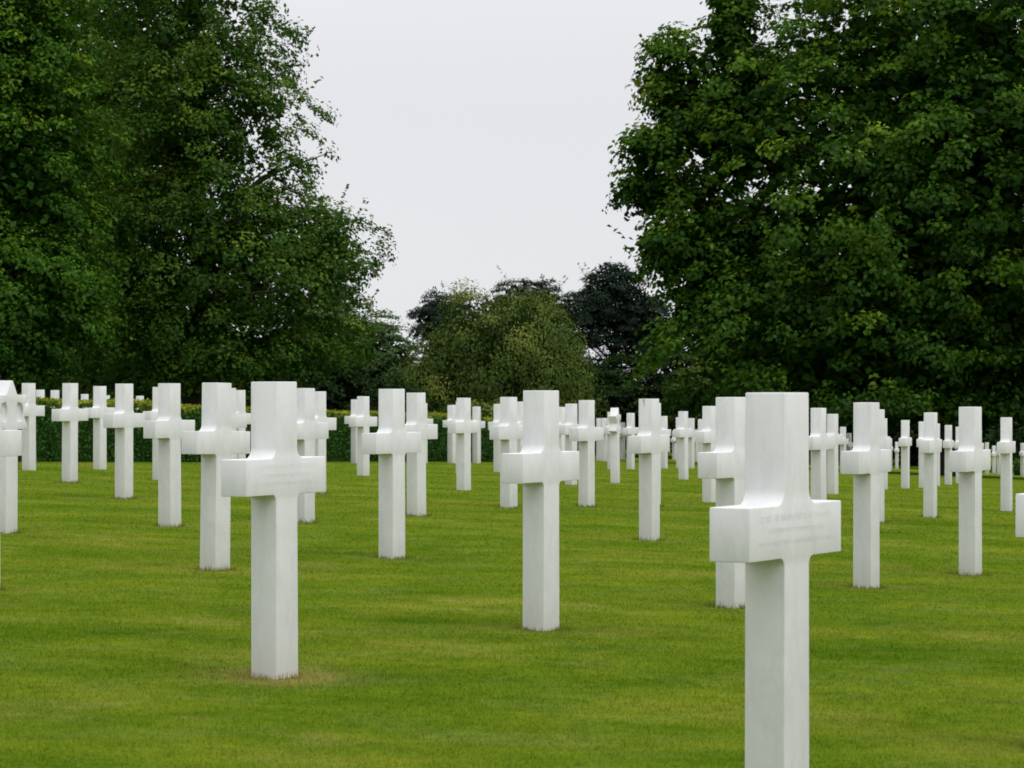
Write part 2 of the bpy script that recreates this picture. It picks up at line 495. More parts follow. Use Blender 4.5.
def inscription_row(seed, k):
    """one worn, unreadable row of shallow carved strokes on the arm"""
    r = np.random.default_rng(seed*10+k)
    bm = bmesh.new()
    y = -0.051*HH - 0.0006
    z = HH*(1-0.2586) - 0.030 - 0.030*k
    half = (0.19, 0.15, 0.20)[k]*HH
    h = 0.016 if k == 0 else 0.011
    def bar(x0, z0, x1, z1, w=0.0013):
        d = Vector((x1-x0, z1-z0)); d.normalize(); n = Vector((-d.y, d.x))*w*0.5
        bm.faces.new([bm.verts.new((px, y, pz)) for px, pz in ((x0-n.x, z0-n.y), (x1-n.x, z1-n.y), (x1+n.x, z1+n.y), (x0+n.x, z0+n.y))])
    x = -half
    while x < half:
        if r.random() < 0.06: x += 0.004; continue
        kind = r.integers(0, 4)
        if kind == 1: bar(x, z-h/2, x+0.006, z+h/2)
        else: bar(x, z-h/2, x, z+h/2)
        if kind == 2: bar(x+0.0012, z+h/2-0.0012, x+0.008, z+h/2-0.0012)
        if kind == 3: bar(x+0.0075, z-h/2, x+0.0075, z+h/2)
        x += 0.0160 if k == 0 else 0.0135
    me = bpy.data.meshes.new('inscription')
    bm.to_mesh(me); bm.free()
    return me

CROSS_ME = cross_mesh(); CROSS_ME.materials.append(MARBLE)
STAR_ME = star_mesh(); STAR_ME.materials.append(MARBLE)
cross0 = bpy.data.objects.new('grave_cross', CROSS_ME)
star0 = bpy.data.objects.new('star_marker', STAR_ME)
used = {}
feet = []
INSCR = {'A': 1, 'B': 2}
for (cid, x, y, psi, label) in CROSSES:
    star = cid in ('S1', 'S2')
    src = star0 if star else cross0
    o = src if src not in used.values() else src.copy()
    used[cid] = src
    col.objects.link(o)
    o.location = (x, y, gz(x, y))
    tilt = rng.normal(0, R(0.22), 2)
    if cid == 'H': tilt = (0.0, R(1.0))
    o.rotation_euler = (tilt[0], 0, R(psi) + rng.normal(0, R(0.7)))
    if cid == 'H': o.rotation_euler = (0.0, R(1.0), R(psi))
    o['label'] = label
    o['category'] = 'star marker' if star else 'grave cross'
    o['group'] = 'white star markers among the crosses' if star else 'white marble grave crosses on the lawn'
    feet.append((x, y))
    if cid in INSCR:
        for k in range(3): link('inscription', inscription_row(INSCR[cid], k), ENGRAVE, o)
    if cid == 'I':
        bm = bmesh.new()
        # thin irregular stain running down from the top edge of the left side face
        xs = -0.0656*HH - 0.0010
        prof = [(-0.001, 1.0), (0.004, 0.985), (0.003, 0.965), (0.006, 0.945), (0.010, 0.968), (0.014, 0.975), (0.022, 1.0)]
        bm.faces.new([bm.verts.new((xs - (1-z)*0.006, yy, z*HH - 0.004)) for yy, z in prof])
        me = bpy.data.meshes.new('stain'); bm.to_mesh(me); bm.free()
        link('stain', me, STAIN, o)
feet = np.array(feet)

# ------------------------------------------------------------------ ground sheet
def axis(parts):
    out = []
    for a, b, step in parts: out.append(np.arange(a, b, step))
    return np.concatenate(out + [np.array([parts[-1][1]])])
gx = axis([(-900, -120, 60), (-120, -30, 10), (-30, -8, 1.0), (-8, 8, 0.2), (8, 32, 1.0), (32, 120, 8), (120, 900, 60)])
gy = axis([(-200, 0, 20), (0, 6, 1.0), (6, 24, 0.2), (24, 60, 0.6), (60, 130, 3), (130, 400, 30), (400, 1500, 100)])
GX, GY = np.meshgrid(gx, gy)
GZ = ground_z(GX, GY)
def dryness(x, y):
    d = np.full(x.shape, 9.0)
    for fx, fy in feet:
        d = np.minimum(d, np.hypot((x-fx)*0.75, y-fy))
    n = vnoise(x*3.1, y*3.1, 3)*0.6 + vnoise(x*9, y*9, 4)*0.4
    v = np.clip(1.0 - d/0.42, 0, 1)*(0.25 + 1.1*n)
    b = np.clip(1.0 - np.hypot((x+0.83)*1.9, y-9.82)/0.50, 0, 1)*(0.0+1.35*n)      # the worst of it round one foot
    return np.clip(v*0.28 + b, 0, 1)
near = (GY > 6) & (GY < 40) & (np.abs(GX) < 10)
DRY = np.zeros_like(GX); DRY[near] = dryness(GX[near], GY[near])
ny, nx = GX.shape
idx = np.arange(nx*ny).reshape(ny, nx)
quads = np.stack([idx[:-1, :-1], idx[:-1, 1:], idx[1:, 1:], idx[1:, :-1]], -1).reshape(-1, 4)
me = np_mesh('lawn', np.stack([GX, GY, GZ], -1).reshape(-1, 3), quads, {'dry': DRY.ravel()})
for p in me.polygons: p.use_smooth = True
tag(link('lawn', me, GROUND), kind='structure')

# ------------------------------------------------------------------ grass blades
def grass():
    P = []
    for y0, y1, dens, h, w in ((5.6, 9, 11000, .014, .0026), (9, 13, 7000, .015, .0034), (13, 19, 2600, .015, .005),
                               (19, 28, 800, .016, .008), (28, 40, 300, .017, .013), (40, 58, 120, .018, .02)):
        xl, xr = -(0.2*y1 + 0.9), 0.2*y1 + 0.9
        n = int((y1-y0)*(xr-xl)*dens)
        x = rng.uniform(xl, xr, n); y = rng.uniform(y0, y1, n)
        # clumpy density
        keep = rng.random(n) < (0.45 + 0.75*vnoise(x*7, y*7, 9))*np.clip((58-y)/30, 0, 1)
        x, y = x[keep], y[keep]; n = len(x)
        P.append(np.stack([x, y, h*rng.uniform(0.55, 1.25, n), w*rng.uniform(0.7, 1.3, n)], 1))
    P = np.concatenate(P); n = len(P)
    foot = []
    for fx, fy in feet:
        if fy > 30: continue
        m = 150
        a = rng.uniform(0, 2*np.pi, m); rr = 0.075 + np.abs(rng.normal(0, 0.025, m))
        foot.append(np.stack([fx + np.cos(a)*rr*1.05, fy + np.sin(a)*rr, rng.uniform(.010, .026, m)*(0.5+vnoise(a*2, a*0+fx, 3)), np.full(m, .0032*max(1, fy/12))], 1))
    P = np.concatenate([P] + foot); n = len(P)
    x, y, h, w = P.T
    z = ground_z(x, y)
    az = rng.uniform(0, 2*np.pi, n); lean = rng.uniform(0.3, 1.35, n)
    # taller ring where the mower cannot reach the stone
    d = np.full(n, 9.0)
    for fx, fy in feet:
        if fy < 30: d = np.minimum(d, np.hypot(x-fx, y-fy))
    ring = (d < 0.16)
    h = h*np.where(ring, 1.5, 1.0); lean = lean*np.where(ring, 0.6, 1.0)
    dx, dy = np.cos(az), np.sin(az)
    wa = rng.uniform(0, 2*np.pi, n)
    wx, wy = np.cos(wa)*w/2, np.sin(wa)*w/2
    base = np.stack([x, y, z - 0.003], 1)
    tip = base + np.stack([dx*np.sin(lean)*h, dy*np.sin(lean)*h, np.cos(lean)*h + 0.003], 1)
    W = np.stack([wx, wy, np.zeros(n)], 1)
    co = np.stack([base - W, base + W, tip + W*0.25], 1).reshape(-1, 3)
    f = np.arange(3*n).reshape(-1, 3)
    tint = np.clip(rng.normal(0.5, 0.13, n), 0, 0.9)
    tint = np.where(rng.random(n) < 0.008, 1.0, tint)
    dry = np.zeros(n); m = (y < 30); dry[m] = dryness(x[m], y[m])
    return np_mesh('lawn_grass', co, f, {'tint': np.repeat(tint, 3), 'dry': np.repeat(dry, 3)})
tag(link('lawn_grass', grass(), BLADE), 'short mown green grass blades covering the lawn between the crosses', 'grass', kind='stuff')

# ------------------------------------------------------------------ foliage and trees
def leaves(P, size, tint, up=0.6, droop=None, aspect=0.7, r=rng, lean=None, rough=0.75):
    """folded diamond leaves at points P (n,3); returns co, faces, tint"""
    n = len(P)
    nrm = r.normal(0, 1, (n, 3)); nrm[:, 2] = np.abs(nrm[:, 2])*0.7 + up
    if lean is not None: nrm = nrm*rough + lean
    nrm /= np.linalg.norm(nrm, axis=1)[:, None]
    a = r.normal(0, 1, (n, 3))
    if droop is not None: a = a*0.35 + droop
    a -= nrm*np.sum(a*nrm, 1)[:, None]
    a /= np.linalg.norm(a, axis=1)[:, None] + 1e-9
    b = np.cross(nrm, a)
    s = (size*r.uniform(0.65, 1.3, n))[:, None]
    fold = nrm*s*r.uniform(0.02, 0.2, n)[:, None]
    A = P - a*s*0.5; C = P + a*s*0.55 - nrm*s*0.06
    M = P - a*s*0.05
    B = M + b*s*aspect*0.5 + fold; D = M - b*s*aspect*0.5 + fold
    co = np.stack([A, B, C, D], 1).reshape(-1, 3)
    i = np.arange(n)*4
    f = np.concatenate([np.stack([i, i+1, i+2], 1), np.stack([i, i+2, i+3], 1)])
    return co, f, np.repeat(tint, 4)

def tube(pts, radii, seg=7):
    pts = np.array(pts, float); k = len(pts)
    co = []; fa = []
    for i in range(k):
        t = pts[min(i+1, k-1)] - pts[max(i-1, 0)]
        t /= np.linalg.norm(t) + 1e-9
        ref = np.array([1.0, 0, 0]) if abs(t[2]) > 0.8 else np.array([0, 0, 1.0])
        u = np.cross(t, ref); u /= np.linalg.norm(u); v = np.cross(t, u)
        for j in range(seg):
            an = 2*np.pi*j/seg
            co.append(pts[i] + (u*np.cos(an) + v*np.sin(an))*radii[i])
    for i in range(k-1):
        for j in range(seg):
            fa.append((i*seg+j, i*seg+(j+1) % seg, (i+1)*seg+(j+1) % seg, (i+1)*seg+j))
    return np.array(co), np.array(fa)

def merge(parts):
    co, fa, off = [], [], 0
    for c, f in parts:
        co.append(c); fa.append(f + off); off += len(c)
    return np.concatenate(co), np.concatenate(fa)

def tree(name, label, cat, base, lobes, leaf_mat, n_clumps, per, size, crad, seed, group=None,
         trunk_r=0.25, trunk_top=0.6, up=0.6, flat=0.6, droop=None, shell=0.55, tips=0.0, tint_bias=0.0,
         n_limbs=14, trunk_lean=(0, 0), aspect=0.7, rough=0.6, tip_len=1.0, zmin=0.25, streak=0.0, fill=0.22, fill_r=0.82):
    """lobes: (x, y, z, rx, ry, rz, weight) ellipsoids in local coordinates (z above the tree's foot)"""
    r = np.random.default_rng(seed)
    root = empty(name, base)
    tag(root, label, cat, group)
    L = np.array(lobes, float)
    w = L[:, 6]/L[:, 6].sum()
    pick = r.choice(len(L), n_clumps, p=w)
    d = r.normal(0, 1, (n_clumps, 3)); d /= np.linalg.norm(d, axis=1)[:, None]
    rad = shell + (1-shell)*r.random(n_clumps)**0.6
    inner = r.random(n_clumps) < 0.16
    rad = np.where(inner, r.random(n_clumps)*shell, rad)
    # bumpy outline
    bump = 0.86 + 0.30*vnoise(d[:, 0]*2.3 + 7*pick, d[:, 2]*2.3 + d[:, 1]*2.1, seed)
    C = L[pick, :3] + d*L[pick, 3:6]*(rad*bump)[:, None]
    C[:, 2] = np.maximum(C[:, 2], zmin + 0.35*(zmin > 0.3)*r.random(n_clumps))
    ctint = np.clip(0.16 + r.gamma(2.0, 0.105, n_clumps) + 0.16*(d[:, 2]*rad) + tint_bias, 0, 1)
    cs = crad*r.uniform(0.55, 1.35, n_clumps)
    npl = np.maximum(8, (per*(cs/crad)**1.6*r.uniform(0.6, 1.2, n_clumps))).astype(int)
    rep = np.repeat(np.arange(n_clumps), npl)
    n = len(rep)
    q = r.normal(0, 0.5, (n, 3))
    q *= (1/np.maximum(1, np.linalg.norm(q, axis=1)/1.25))[:, None]
    # each clump is a rough cap of leaves, denser on its upper and outer side
    q = r.normal(0, 1, (n, 3)); q /= np.linalg.norm(q, axis=1)[:, None]
    face = d[rep]*0.55 + np.array([0, 0, 0.7])
    face /= np.linalg.norm(face, axis=1)[:, None]
    dt = (q*face).sum(1)
    q -= face*(np.minimum(dt, 0)*1.5)[:, None]
    q *= (r.random(n)**0.4)[:, None]*(0.75 + 0.5*vnoise(q[:, 0]*2.5 + rep*3.7, q[:, 1]*2.5 + q[:, 2]*2, seed+1))[:, None]
    rel = q.copy()
    q[:, 2] *= flat
    if streak: q[:, 2] = q[:, 2]*(1+streak) - 0.5*streak
    P = C[rep] + q*cs[rep][:, None]
    lean = rel*1.1 + d[rep]*0.45
    if tips:
        # upward shoots standing off the outline
        nt_ = int(n_clumps*tips)
        sel = r.choice(n_clumps, nt_, replace=False)
        sel = sel[rad[sel] > 0.75]
        tp = []
        tt = []
        for s_ in sel:
            L_ = cs[s_]*r.uniform(1.2, 2.6)*tip_len*(1.0 if L[pick[s_], 6] > 0.5 else 0.45)
            m_ = int(r.integers(14, 34)*tip_len**1.3)
            t_ = r.random(m_)
            dirv = d[s_]*0.75 + np.array([0, 0, 0.55]) + r.normal(0, .15, 3)
            dirv /= np.linalg.norm(dirv)
            tp.append(C[s_] + dirv*(t_*L_)[:, None] + r.normal(0, 1, (m_, 3))*(0.17*cs[s_]*(1.15-t_))[:, None])
            tt.append(np.clip(ctint[s_] + 0.15 + r.normal(0, .1, m_), 0, 1))
        if tp:
            P = np.concatenate([P] + tp); tips_t = np.concatenate(tt)
        else: tips_t = np.zeros(0)
    else: tips_t = np.zeros(0)
    tint = np.concatenate([np.clip(ctint[rep] + 0.22*rel[:, 2] + r.normal(0, 0.09*min(1, rough/0.6), n), 0, 1), tips_t])  # light from above put into the tint: paler towards crown and clump tops
    lean = np.concatenate([lean, np.zeros((len(tips_t), 3))])
    sz = np.full(len(P), size)
    # inner foliage, bigger, with the crown's inner shade put into a darker tint
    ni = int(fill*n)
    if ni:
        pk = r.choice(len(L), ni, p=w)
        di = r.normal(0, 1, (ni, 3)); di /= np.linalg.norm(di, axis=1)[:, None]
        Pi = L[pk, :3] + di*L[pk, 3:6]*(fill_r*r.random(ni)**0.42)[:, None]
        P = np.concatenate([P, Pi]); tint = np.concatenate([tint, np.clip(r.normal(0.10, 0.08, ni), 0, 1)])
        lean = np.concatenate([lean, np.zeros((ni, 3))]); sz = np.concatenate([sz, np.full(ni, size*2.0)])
    dr = None
    if droop is not None: dr = np.array([[0, 0, droop]])
    if zmin > 0.3:
        ok = P[:, 2] > zmin - 0.35*r.random(len(P))
        P, sz, tint, lean = P[ok], sz[ok], tint[ok], lean[ok]
    P[:, 2] = np.maximum(P[:, 2], 0.06)
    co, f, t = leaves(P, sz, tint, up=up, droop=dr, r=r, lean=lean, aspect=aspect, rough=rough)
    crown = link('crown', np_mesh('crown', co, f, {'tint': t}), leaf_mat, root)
    # trunk and limbs
    top = L[:, 2].max() * trunk_top + 0.01
    cx, cy = np.average(L[:, 0], weights=w), np.average(L[:, 1], weights=w)
    k = 8
    line = []
    for i in range(k):
        t_ = i/(k-1)
        line.append((cx*t_*0.8 + 0.06*math.sin(i*1.7+seed) + trunk_lean[0]*t_, cy*t_*0.8 + 0.06*math.cos(i*2.1+seed), -0.15 + (top+0.15)*t_))
    rads = [trunk_r*(1.35 if i == 0 else 1 - 0.75*i/(k-1)) for i in range(k)]
    parts = [tube(line, rads, 9)]
    sel = r.choice(n_clumps, min(n_limbs, n_clumps), replace=False)
    for s_ in sel:
        e = C[s_]
        t_ = np.clip((e[2]*0.72)/max(top, .1), 0.18, 0.98)
        i0 = t_*(k-1); a0 = int(min(i0, k-2)); fr = i0 - a0
        st = np.array(line[a0])*(1-fr) + np.array(line[a0+1])*fr
        midp = st*0.5 + e*0.5 + np.array([0, 0, 0.10*np.linalg.norm(e-st)])
        rr_ = trunk_r*(1-0.72*t_)*0.45
        parts.append(tube([st, st*.72+midp*.28, midp, midp*.4+e*.6, e], [rr_, rr_*.85, rr_*.6, rr_*.4, rr_*.15], 5))
    co, fa = merge(parts)
    tr = np_mesh('trunk', co, fa)
    for p in tr.polygons: p.use_smooth = True
    link('trunk', tr, BARK, root)
    return root

def at(x, y): return (x, y, gz(x, y))

# the big maple at right
g = gz(11.2, 72)
tree('maple_tree', 'huge dark green maple filling the right side of the picture', 'tree', (11.55, 72, g),
     [(0, 0, 7.3-g-2.1, 7.8, 6.8, 6.1, 10), (0.9, 0, 11.2-g-2.1, 5.2, 5.4, 4.8, 4), (-2.2, -1, 3.4-g-2.1, 5.6, 5.2, 3.3, 4),
      (3.0, -0.5, 3.6-g-2.1, 6.5, 5.5, 3.2, 4), (-5.6, 0.3, 9.6-g-2.1, 1.9, 2.2, 2.3, 0.8), (-6.3, 0, 5.6-g-2.1, 1.8, 2.2, 1.6, 0.7),
      (-5.7, 0, 9.6-g, 0.7, 1.0, 1.7, 0.25), (-7.2, 0.2, 8.0-g, 0.75, 1.0, 1.5, 0.28), (-6.5, 0, 7.2-g, 1.3, 1.0, 1.0, 0.3), (-7.6, -0.3, 6.2-g, 1.0, 1.0, 0.7, 0.22),
      (-7.8, 0.2, 5.2-g, 1.1, 1.0, 0.6, 0.24), (-7.4, 0, 3.6-g, 1.0, 1.0, 0.7, 0.2), (-6.6, 0, 1.9-g, 0.8, 1.0, 0.9, 0.2)],
     LEAF_MAPLE, 2300, 95, 0.15, 0.56, 21, trunk_r=0.42, trunk_top=0.75, shell=0.55, tips=0.24, tip_len=1.25, zmin=1.5, tint_bias=-0.02, n_limbs=34, flat=0.8, fill=0.2)
# left side
g = gz(-13.4, 68)
tree('lime_tree', 'dense deep green tree at the left edge with a straight columnar outline', 'tree', (-13.4, 68, g),
     [(0, 0, 5.0-g, 3.5, 3.3, 6.6, 6), (-0.6, 0, 10-g, 3.3, 3, 4.5, 3), (0.6, -0.8, 2.1-g, 3.2, 2.8, 2.0, 2), (-2.5, 0, 3.5-g, 3.3, 3, 3.5, 2)],
     LEAF_DEEP, 1500, 110, 0.115, 0.46, 33, trunk_r=0.3, trunk_top=0.7, shell=0.62, tips=0.04, flat=0.95, n_limbs=16)
g = gz(-8.9, 75)
tree('birch_tree', 'tall loose crowned tree left of centre with sky showing through its branches', 'tree', (-8.9, 75, g),
     [(0, 0, 10.2-g, 3.0, 3.0, 4.6, 4.5), (0.1, 0, 6.4-g, 3.5, 3.5, 3.6, 4), (0.8, -0.3, 3.4-g, 4.2, 3.8, 2.6, 4),
      (0.8, 0, 1.2-g, 4.3, 3.6, 1.9, 3.5), (3.5, 0, 3.6-g, 1.7, 1.8, 1.5, 0.9), (-1.6, 0, 3-g, 3.2, 3, 4, 2)],
     LEAF_LIGHT, 1650, 85, 0.115, 0.48, 47, trunk_r=0.28, trunk_top=0.86, shell=0.5, tips=0.10, flat=1.0, n_limbs=46, fill=0.07, fill_r=0.75)
g = gz(-14.3, 92)
tree('lime_tree', 'paler tree seen high up between the two tall trees at left', 'tree', (-14.3, 92, g),
     [(0, 0, 9.5-g, 3.6, 3.4, 6.2, 5), (0, 0, 3-g, 3.8, 3.4, 3.5, 2)],
     LEAF_LIGHT, 420, 70, 0.2, 0.85, 51, trunk_r=0.3, tips=0.05, tint_bias=0.12)
g = gz(-6.0, 114)
tree('rounded_tree', 'dull green rounded tree behind the lower branches of the loose crowned tree', 'tree', (-6.0, 114, g),
     [(0, 0, 0.4-g, 2.2, 2.0, 2.7, 4), (-1.9, 0, 1.7-g, 2.2, 2, 2.8, 3), (1.4, 0, -0.4-g, 1.5, 1.6, 1.7, 1)],
     LEAF_GREY, 480, 85, 0.12, 0.45, 55, trunk_r=0.18, tips=0.08)
# far middle
g = gz(-0.5, 110)
tree('weeping_conifer', 'broad olive green weeping dome in the far middle', 'tree', (-0.5, 110, g),
     [(0.1, 0, 0.4-g, 3.5, 3.0, 3.2, 6), (1.2, -0.4, 0.2-g, 2.2, 2.2, 2.9, 3), (-1.9, -0.3, -0.6-g, 1.9, 2, 2.1, 2.5), (0, -0.6, -1.9-g, 3.5, 2.6, 1.5, 3),
      (-2.6, -0.3, -0.9-g, 1.3, 1.6, 1.6, 1.3), (2.5, -0.4, -0.9-g, 1.2, 1.5, 1.6, 1.3)],
     LEAF_WEEP, 480, 240, 0.12, 0.66, 61, trunk_r=0.2, up=0.3, droop=-1.0, flat=1.1, streak=0.3, aspect=0.5, rough=0.25, tint_bias=0.06, shell=0.82, fill=0.5, fill_r=0.98)
g = gz(-3.3, 128)
tree('pine_tree', 'dark pine top poking out at the left behind the weeping dome', 'tree', (-3.3, 128, g),
     [(0, 0, 3.0-g, 1.5, 1.4, 1.3, 3), (0.3, 0, 0.8-g, 1.6, 1.5, 2.0, 2)], LEAF_PINE, 220, 90, 0.12, 0.40, 63, aspect=0.4, trunk_r=0.2, tips=0.2)
g = gz(0.8, 130)
tree('pine_tree', 'dark pine tips just above the weeping dome', 'tree', (0.8, 130, g),
     [(0, 0, 3.6-g, 2.0, 1.6, 1.5, 3), (0, 0, 1.4-g, 1.8, 1.5, 2.4, 2)], LEAF_PINE, 260, 90, 0.12, 0.40, 65, aspect=0.4, trunk_r=0.2, tips=0.25)
g = gz(4.5, 120)
tree('pine_tree', 'large near black pine right of the weeping dome with bare limbs in its gaps', 'tree', (4.5, 120, g),
     [(0.0, 0, 3.9-g, 1.5, 1.5, 1.6, 2.6), (-1.2, 0, 2.8-g, 1.5, 1.4, 1.4, 2), (1.1, 0, 1.8-g, 1.5, 1.4, 1.4, 2), (-0.9, 0, -0.1-g, 1.9, 1.6, 1.4, 2),
      (1.0, 0, -1.5-g, 2.0, 1.7, 1.2, 2), (-1.0, 0, -2.1-g, 1.6, 1.5, 1.1, 1.6), (1.6, 0, -0.6-g, 1.6, 1.5, 1.5, 1.6), (0, 0, -1.2-g, 2.2, 1.6, 1.5, 2.5), (1.4, 0, 3.0-g, 1.2, 1.3, 1.1, 1.2)],
     LEAF_PINE, 720, 100, 0.12, 0.42, 67, aspect=0.4, trunk_r=0.24, trunk_top=0.95, tips=0.2, flat=0.6, n_limbs=34, fill=0.3, fill_r=0.95)
g = gz(6.9, 96)
tree('elder_bush', 'yellow green bush under the left edge of the huge maple', 'bush', (6.9, 96, g),
     [(0, 0, -0.4-g, 1.15, 1.1, 1.7, 3), (0.5, 0, -1.6-g, 1.2, 1.1, 1.2, 2)], LEAF_YELLOW, 130, 52, 0.15, 0.42, 71, trunk_r=0.08, tips=0.2, tint_bias=-0.08)
g = gz(1.45, 71)
tree('golden_shrub', 'small golden green shrub behind the middle foreground cross', 'shrub', (1.45, 71, g),
     [(0, 0, 0.85, 0.42, 0.4, 0.78, 3)], LEAF_YELLOW, 60, 40, 0.08, 0.22, 73, trunk_r=0.04, tips=0.25, tint_bias=0.05)

# dark shrubs and trees closing the view under the crowns
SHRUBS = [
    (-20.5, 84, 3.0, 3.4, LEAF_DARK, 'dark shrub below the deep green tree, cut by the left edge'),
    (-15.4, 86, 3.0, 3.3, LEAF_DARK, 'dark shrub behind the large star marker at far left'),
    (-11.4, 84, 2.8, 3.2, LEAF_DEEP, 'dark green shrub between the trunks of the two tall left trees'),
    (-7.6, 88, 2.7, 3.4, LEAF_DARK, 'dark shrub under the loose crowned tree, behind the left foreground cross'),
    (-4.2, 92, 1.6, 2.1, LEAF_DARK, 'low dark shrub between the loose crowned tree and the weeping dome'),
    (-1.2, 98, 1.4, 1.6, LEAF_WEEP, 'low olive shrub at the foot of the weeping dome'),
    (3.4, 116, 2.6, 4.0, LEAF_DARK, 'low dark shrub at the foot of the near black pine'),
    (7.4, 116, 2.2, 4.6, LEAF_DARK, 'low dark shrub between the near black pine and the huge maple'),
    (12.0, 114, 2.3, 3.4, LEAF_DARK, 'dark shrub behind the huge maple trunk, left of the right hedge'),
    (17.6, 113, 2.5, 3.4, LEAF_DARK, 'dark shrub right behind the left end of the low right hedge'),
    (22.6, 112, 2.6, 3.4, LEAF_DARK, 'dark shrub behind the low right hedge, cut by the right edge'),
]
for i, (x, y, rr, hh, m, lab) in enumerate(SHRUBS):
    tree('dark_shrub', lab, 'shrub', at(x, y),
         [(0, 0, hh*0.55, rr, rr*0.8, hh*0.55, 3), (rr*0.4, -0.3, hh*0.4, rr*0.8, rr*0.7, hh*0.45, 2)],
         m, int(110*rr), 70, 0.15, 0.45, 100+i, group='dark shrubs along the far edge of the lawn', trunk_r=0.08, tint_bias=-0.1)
BACK = [
    (11.0, 118, 4.2, 9.5, 'dark tree far behind the huge maple, at its left'),
    (18.0, 122, 4.6, 10.5, 'dark tree far behind the huge maple, behind its trunk'),
    (25.5, 120, 4.8, 10.0, 'dark tree far behind the huge maple, at the right edge'),
]
for i, (x, y, rr, hh, lab) in enumerate(BACK):
    tree('broadleaf_tree', lab, 'tree', at(x, y),
         [(0, 0, hh*0.5, rr, rr*0.8, hh*0.5, 4), (0, -0.6, hh*0.22, rr*1.05, rr*0.8, hh*0.23, 3)],
         LEAF_DARK, 420, 62, 0.22, 0.8, 140+i, group='dark trees behind the huge maple', trunk_r=0.28)

# ------------------------------------------------------------------ hedges
def hedge(name, label, path, height, half, per_m2, size, seed, top_tint=0.86, parent_mat=None):
    r = np.random.default_rng(seed)
    path = np.array(path, float)
    seg = np.diff(path, axis=0); ln = np.hypot(seg[:, 0], seg[:, 1]); tot = ln.sum()
    cum = np.concatenate([[0], np.cumsum(ln)])
    def pos(s):
        i = np.clip(np.searchsorted(cum, s, side='right')-1, 0, len(seg)-1)
        t = (s - cum[i])/ln[i]
        p = path[i] + seg[i]*t[:, None]
        nn = np.stack([-seg[i][:, 1], seg[i][:, 0]], 1)/ln[i][:, None]
        return p, nn
    def surf(n, kind):
        s = r.uniform(0, tot, n); p, nn = pos(s)
        lump = (vnoise(s*1.3, s*0+1, seed)-0.5)*0.07 + (vnoise(s*4.1, s*0+3, seed)-0.5)*0.06
        z0 = ground_z(p[:, 0], p[:, 1])
        if kind == 'top':
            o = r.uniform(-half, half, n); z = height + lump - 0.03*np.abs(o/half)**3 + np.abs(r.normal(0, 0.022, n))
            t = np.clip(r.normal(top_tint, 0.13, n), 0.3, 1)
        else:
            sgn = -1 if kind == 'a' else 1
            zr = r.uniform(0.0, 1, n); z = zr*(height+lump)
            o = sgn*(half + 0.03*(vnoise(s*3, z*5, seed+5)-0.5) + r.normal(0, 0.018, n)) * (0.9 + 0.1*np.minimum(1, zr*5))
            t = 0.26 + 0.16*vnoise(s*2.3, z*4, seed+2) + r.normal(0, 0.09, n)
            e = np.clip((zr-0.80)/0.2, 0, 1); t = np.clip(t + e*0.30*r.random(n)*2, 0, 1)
        return np.stack([p[:, 0]+nn[:, 0]*o, p[:, 1]+nn[:, 1]*o, z0+np.maximum(z, 0.02)], 1), t
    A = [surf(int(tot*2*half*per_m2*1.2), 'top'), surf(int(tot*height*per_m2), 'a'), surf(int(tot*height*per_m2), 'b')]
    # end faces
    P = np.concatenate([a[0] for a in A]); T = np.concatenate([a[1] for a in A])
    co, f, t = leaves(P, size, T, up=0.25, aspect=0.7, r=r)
    # solid twiggy body inside, a little smaller
    k = int(tot/0.5)+2
    s = np.linspace(0, tot-1e-6, k); p, nn = pos(s)
    z0 = ground_z(p[:, 0], p[:, 1])
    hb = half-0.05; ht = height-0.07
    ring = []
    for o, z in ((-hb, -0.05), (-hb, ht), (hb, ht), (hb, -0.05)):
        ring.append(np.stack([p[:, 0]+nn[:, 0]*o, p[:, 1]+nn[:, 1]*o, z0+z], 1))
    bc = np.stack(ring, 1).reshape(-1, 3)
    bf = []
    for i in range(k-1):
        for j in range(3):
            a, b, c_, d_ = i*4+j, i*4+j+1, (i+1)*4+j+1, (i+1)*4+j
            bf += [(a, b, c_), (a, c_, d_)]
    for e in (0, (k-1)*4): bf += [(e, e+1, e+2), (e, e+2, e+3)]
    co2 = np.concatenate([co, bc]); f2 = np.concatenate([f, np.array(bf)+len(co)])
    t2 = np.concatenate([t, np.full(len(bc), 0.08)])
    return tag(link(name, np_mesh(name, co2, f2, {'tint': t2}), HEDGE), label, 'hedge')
hedge('clipped_hedge', 'long clipped hedge with a bright yellow green top behind the left crosses',
      [(-9.2, 34.5), (-6.7, 38.2), (-4.8, 42.0), (-2.9, 48.0), (-0.9, 53.7), (-0.1, 56.2)], 0.82, 0.45, 1700, 0.05, 5)
hedge('low_hedge', 'low dark green hedge behind the tiny crosses at the right edge',
      [(17.35, 93.0), (20.5, 91.5), (26, 89.5)], 0.5, 0.3, 500, 0.09, 6, top_tint=0.45)

# ------------------------------------------------------------------ sky and light
world = bpy.data.worlds.new('World'); scene.world = world
world.use_nodes = True
nt = world.node_tree; nt.nodes.clear()
SUN_EL, SUN_AZ = R(46), R(128)       # azimuth clockwise from +Y: behind the camera, to its right
sky = N(nt, 'ShaderNodeTexSky', sky_type='NISHITA')
sky.sun_disc = False; sky.sun_elevation = SUN_EL; sky.sun_rotation = SUN_AZ
sky.air_density = 1.0; sky.dust_density = 2.0
skym = N(nt, 'ShaderNodeVectorMath', operation='SCALE'); skym.inputs['Scale'].default_value = 1.0
nt.links.new(sky.outputs[0], skym.inputs[0])
tc = N(nt, 'ShaderNodeTexCoord'); sep = N(nt, 'ShaderNodeSeparateXYZ')
nt.links.new(tc.outputs['Generated'], sep.inputs[0])
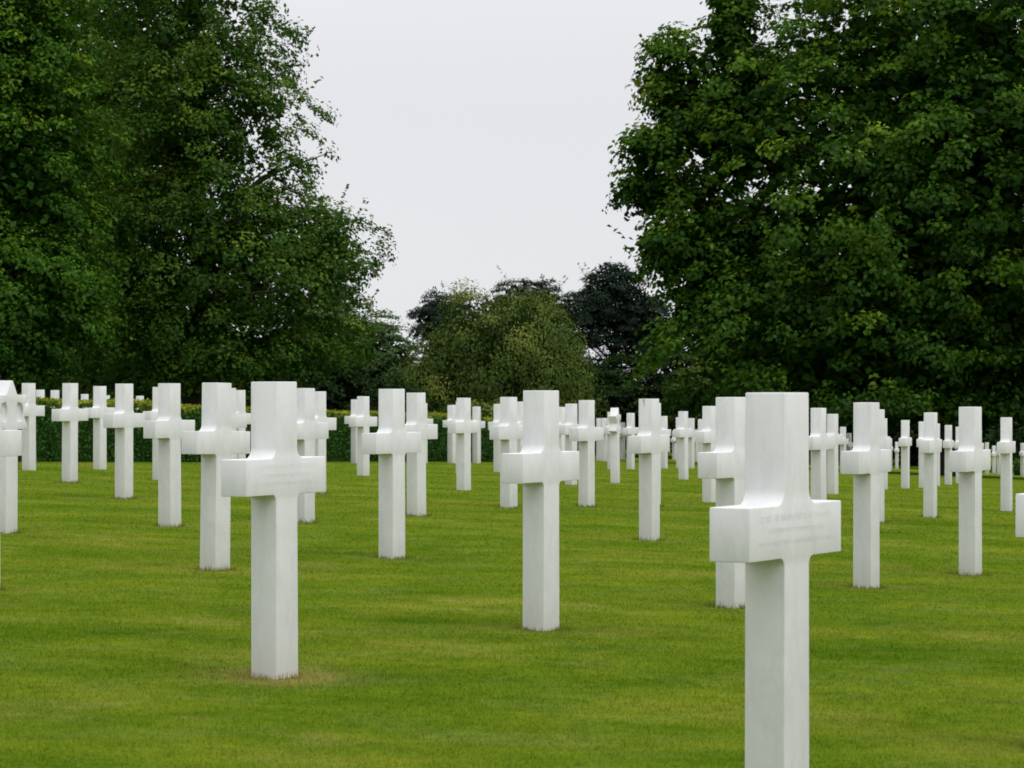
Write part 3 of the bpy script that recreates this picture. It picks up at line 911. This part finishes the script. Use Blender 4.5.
# overcast deck: bright overhead, paler and a little darker towards the horizon (values x10, strength 0.1)
cr = ramp(nt, [(0.0, (0.85, 0.86, 0.885)), (0.10, (0.83, 0.84, 0.87)), (0.35, (1.0, 1.0, 1.02)), (1.0, (1.0, 1.0, 1.0))])
nt.links.new(sep.outputs[2], cr.inputs[0])
gain = N(nt, 'ShaderNodeMapRange'); nt.links.new(sep.outputs[2], gain.inputs[0])
gain.inputs['From Min'].default_value = 0.12; gain.inputs['From Max'].default_value = 1.0
gain.inputs['To Min'].default_value = 10.0; gain.inputs['To Max'].default_value = 20.0
cl = noise(nt, tc.outputs['Generated'], 2.2, 4, 0.5)
cn = N(nt, 'ShaderNodeMapRange'); nt.links.new(cl.outputs['Fac'], cn.inputs[0])
cn.inputs['From Min'].default_value = 0.3; cn.inputs['From Max'].default_value = 0.7
cn.inputs['To Min'].default_value = 0.955; cn.inputs['To Max'].default_value = 1.03
gm = math_node(nt, 'MULTIPLY', gain.outputs[0], cn.outputs[0])
deck = N(nt, 'ShaderNodeVectorMath', operation='SCALE')
nt.links.new(cr.outputs[0], deck.inputs[0]); nt.links.new(gm, deck.inputs['Scale'])
mx = mix(nt, 0.93, skym.outputs[0], deck.outputs[0])
bg = N(nt, 'ShaderNodeBackground'); bg.inputs['Strength'].default_value = 0.1
nt.links.new(mx, bg.inputs['Color'])
wo = N(nt, 'ShaderNodeOutputWorld'); nt.links.new(bg.outputs[0], wo.inputs[0])

sl = bpy.data.lights.new('sun', 'SUN')
sl.energy = 1.0; sl.angle = R(25); sl.color = (1.0, 0.97, 0.92)
so = bpy.data.objects.new('sun', sl); col.objects.link(so)
sd = Vector((math.sin(SUN_AZ)*math.cos(SUN_EL), math.cos(SUN_AZ)*math.cos(SUN_EL), math.sin(SUN_EL)))
so.rotation_euler = sd.to_track_quat('Z', 'Y').to_euler()
so.location = (0, -5, 20)

# ------------------------------------------------------------------ camera
cd = bpy.data.cameras.new('camera')
cd.sensor_width = 36.0; cd.lens = 2700*36/1024
cd.clip_start = 0.1; cd.clip_end = 4000
cd.dof.use_dof = True; cd.dof.focus_distance = 14.0; cd.dof.aperture_fstop = 20
co_ = bpy.data.objects.new('camera', cd); col.objects.link(co_)
co_.location = (0, 0, 0); co_.rotation_euler = (R(90), 0, 0)
scene.camera = co_

scene.view_settings.view_transform = 'Standard'
scene.view_settings.look = 'None'
scene.view_settings.exposure = 0
scene.cycles.filter_width = 1.75
scene.render.resolution_x = 1024; scene.render.resolution_y = 768
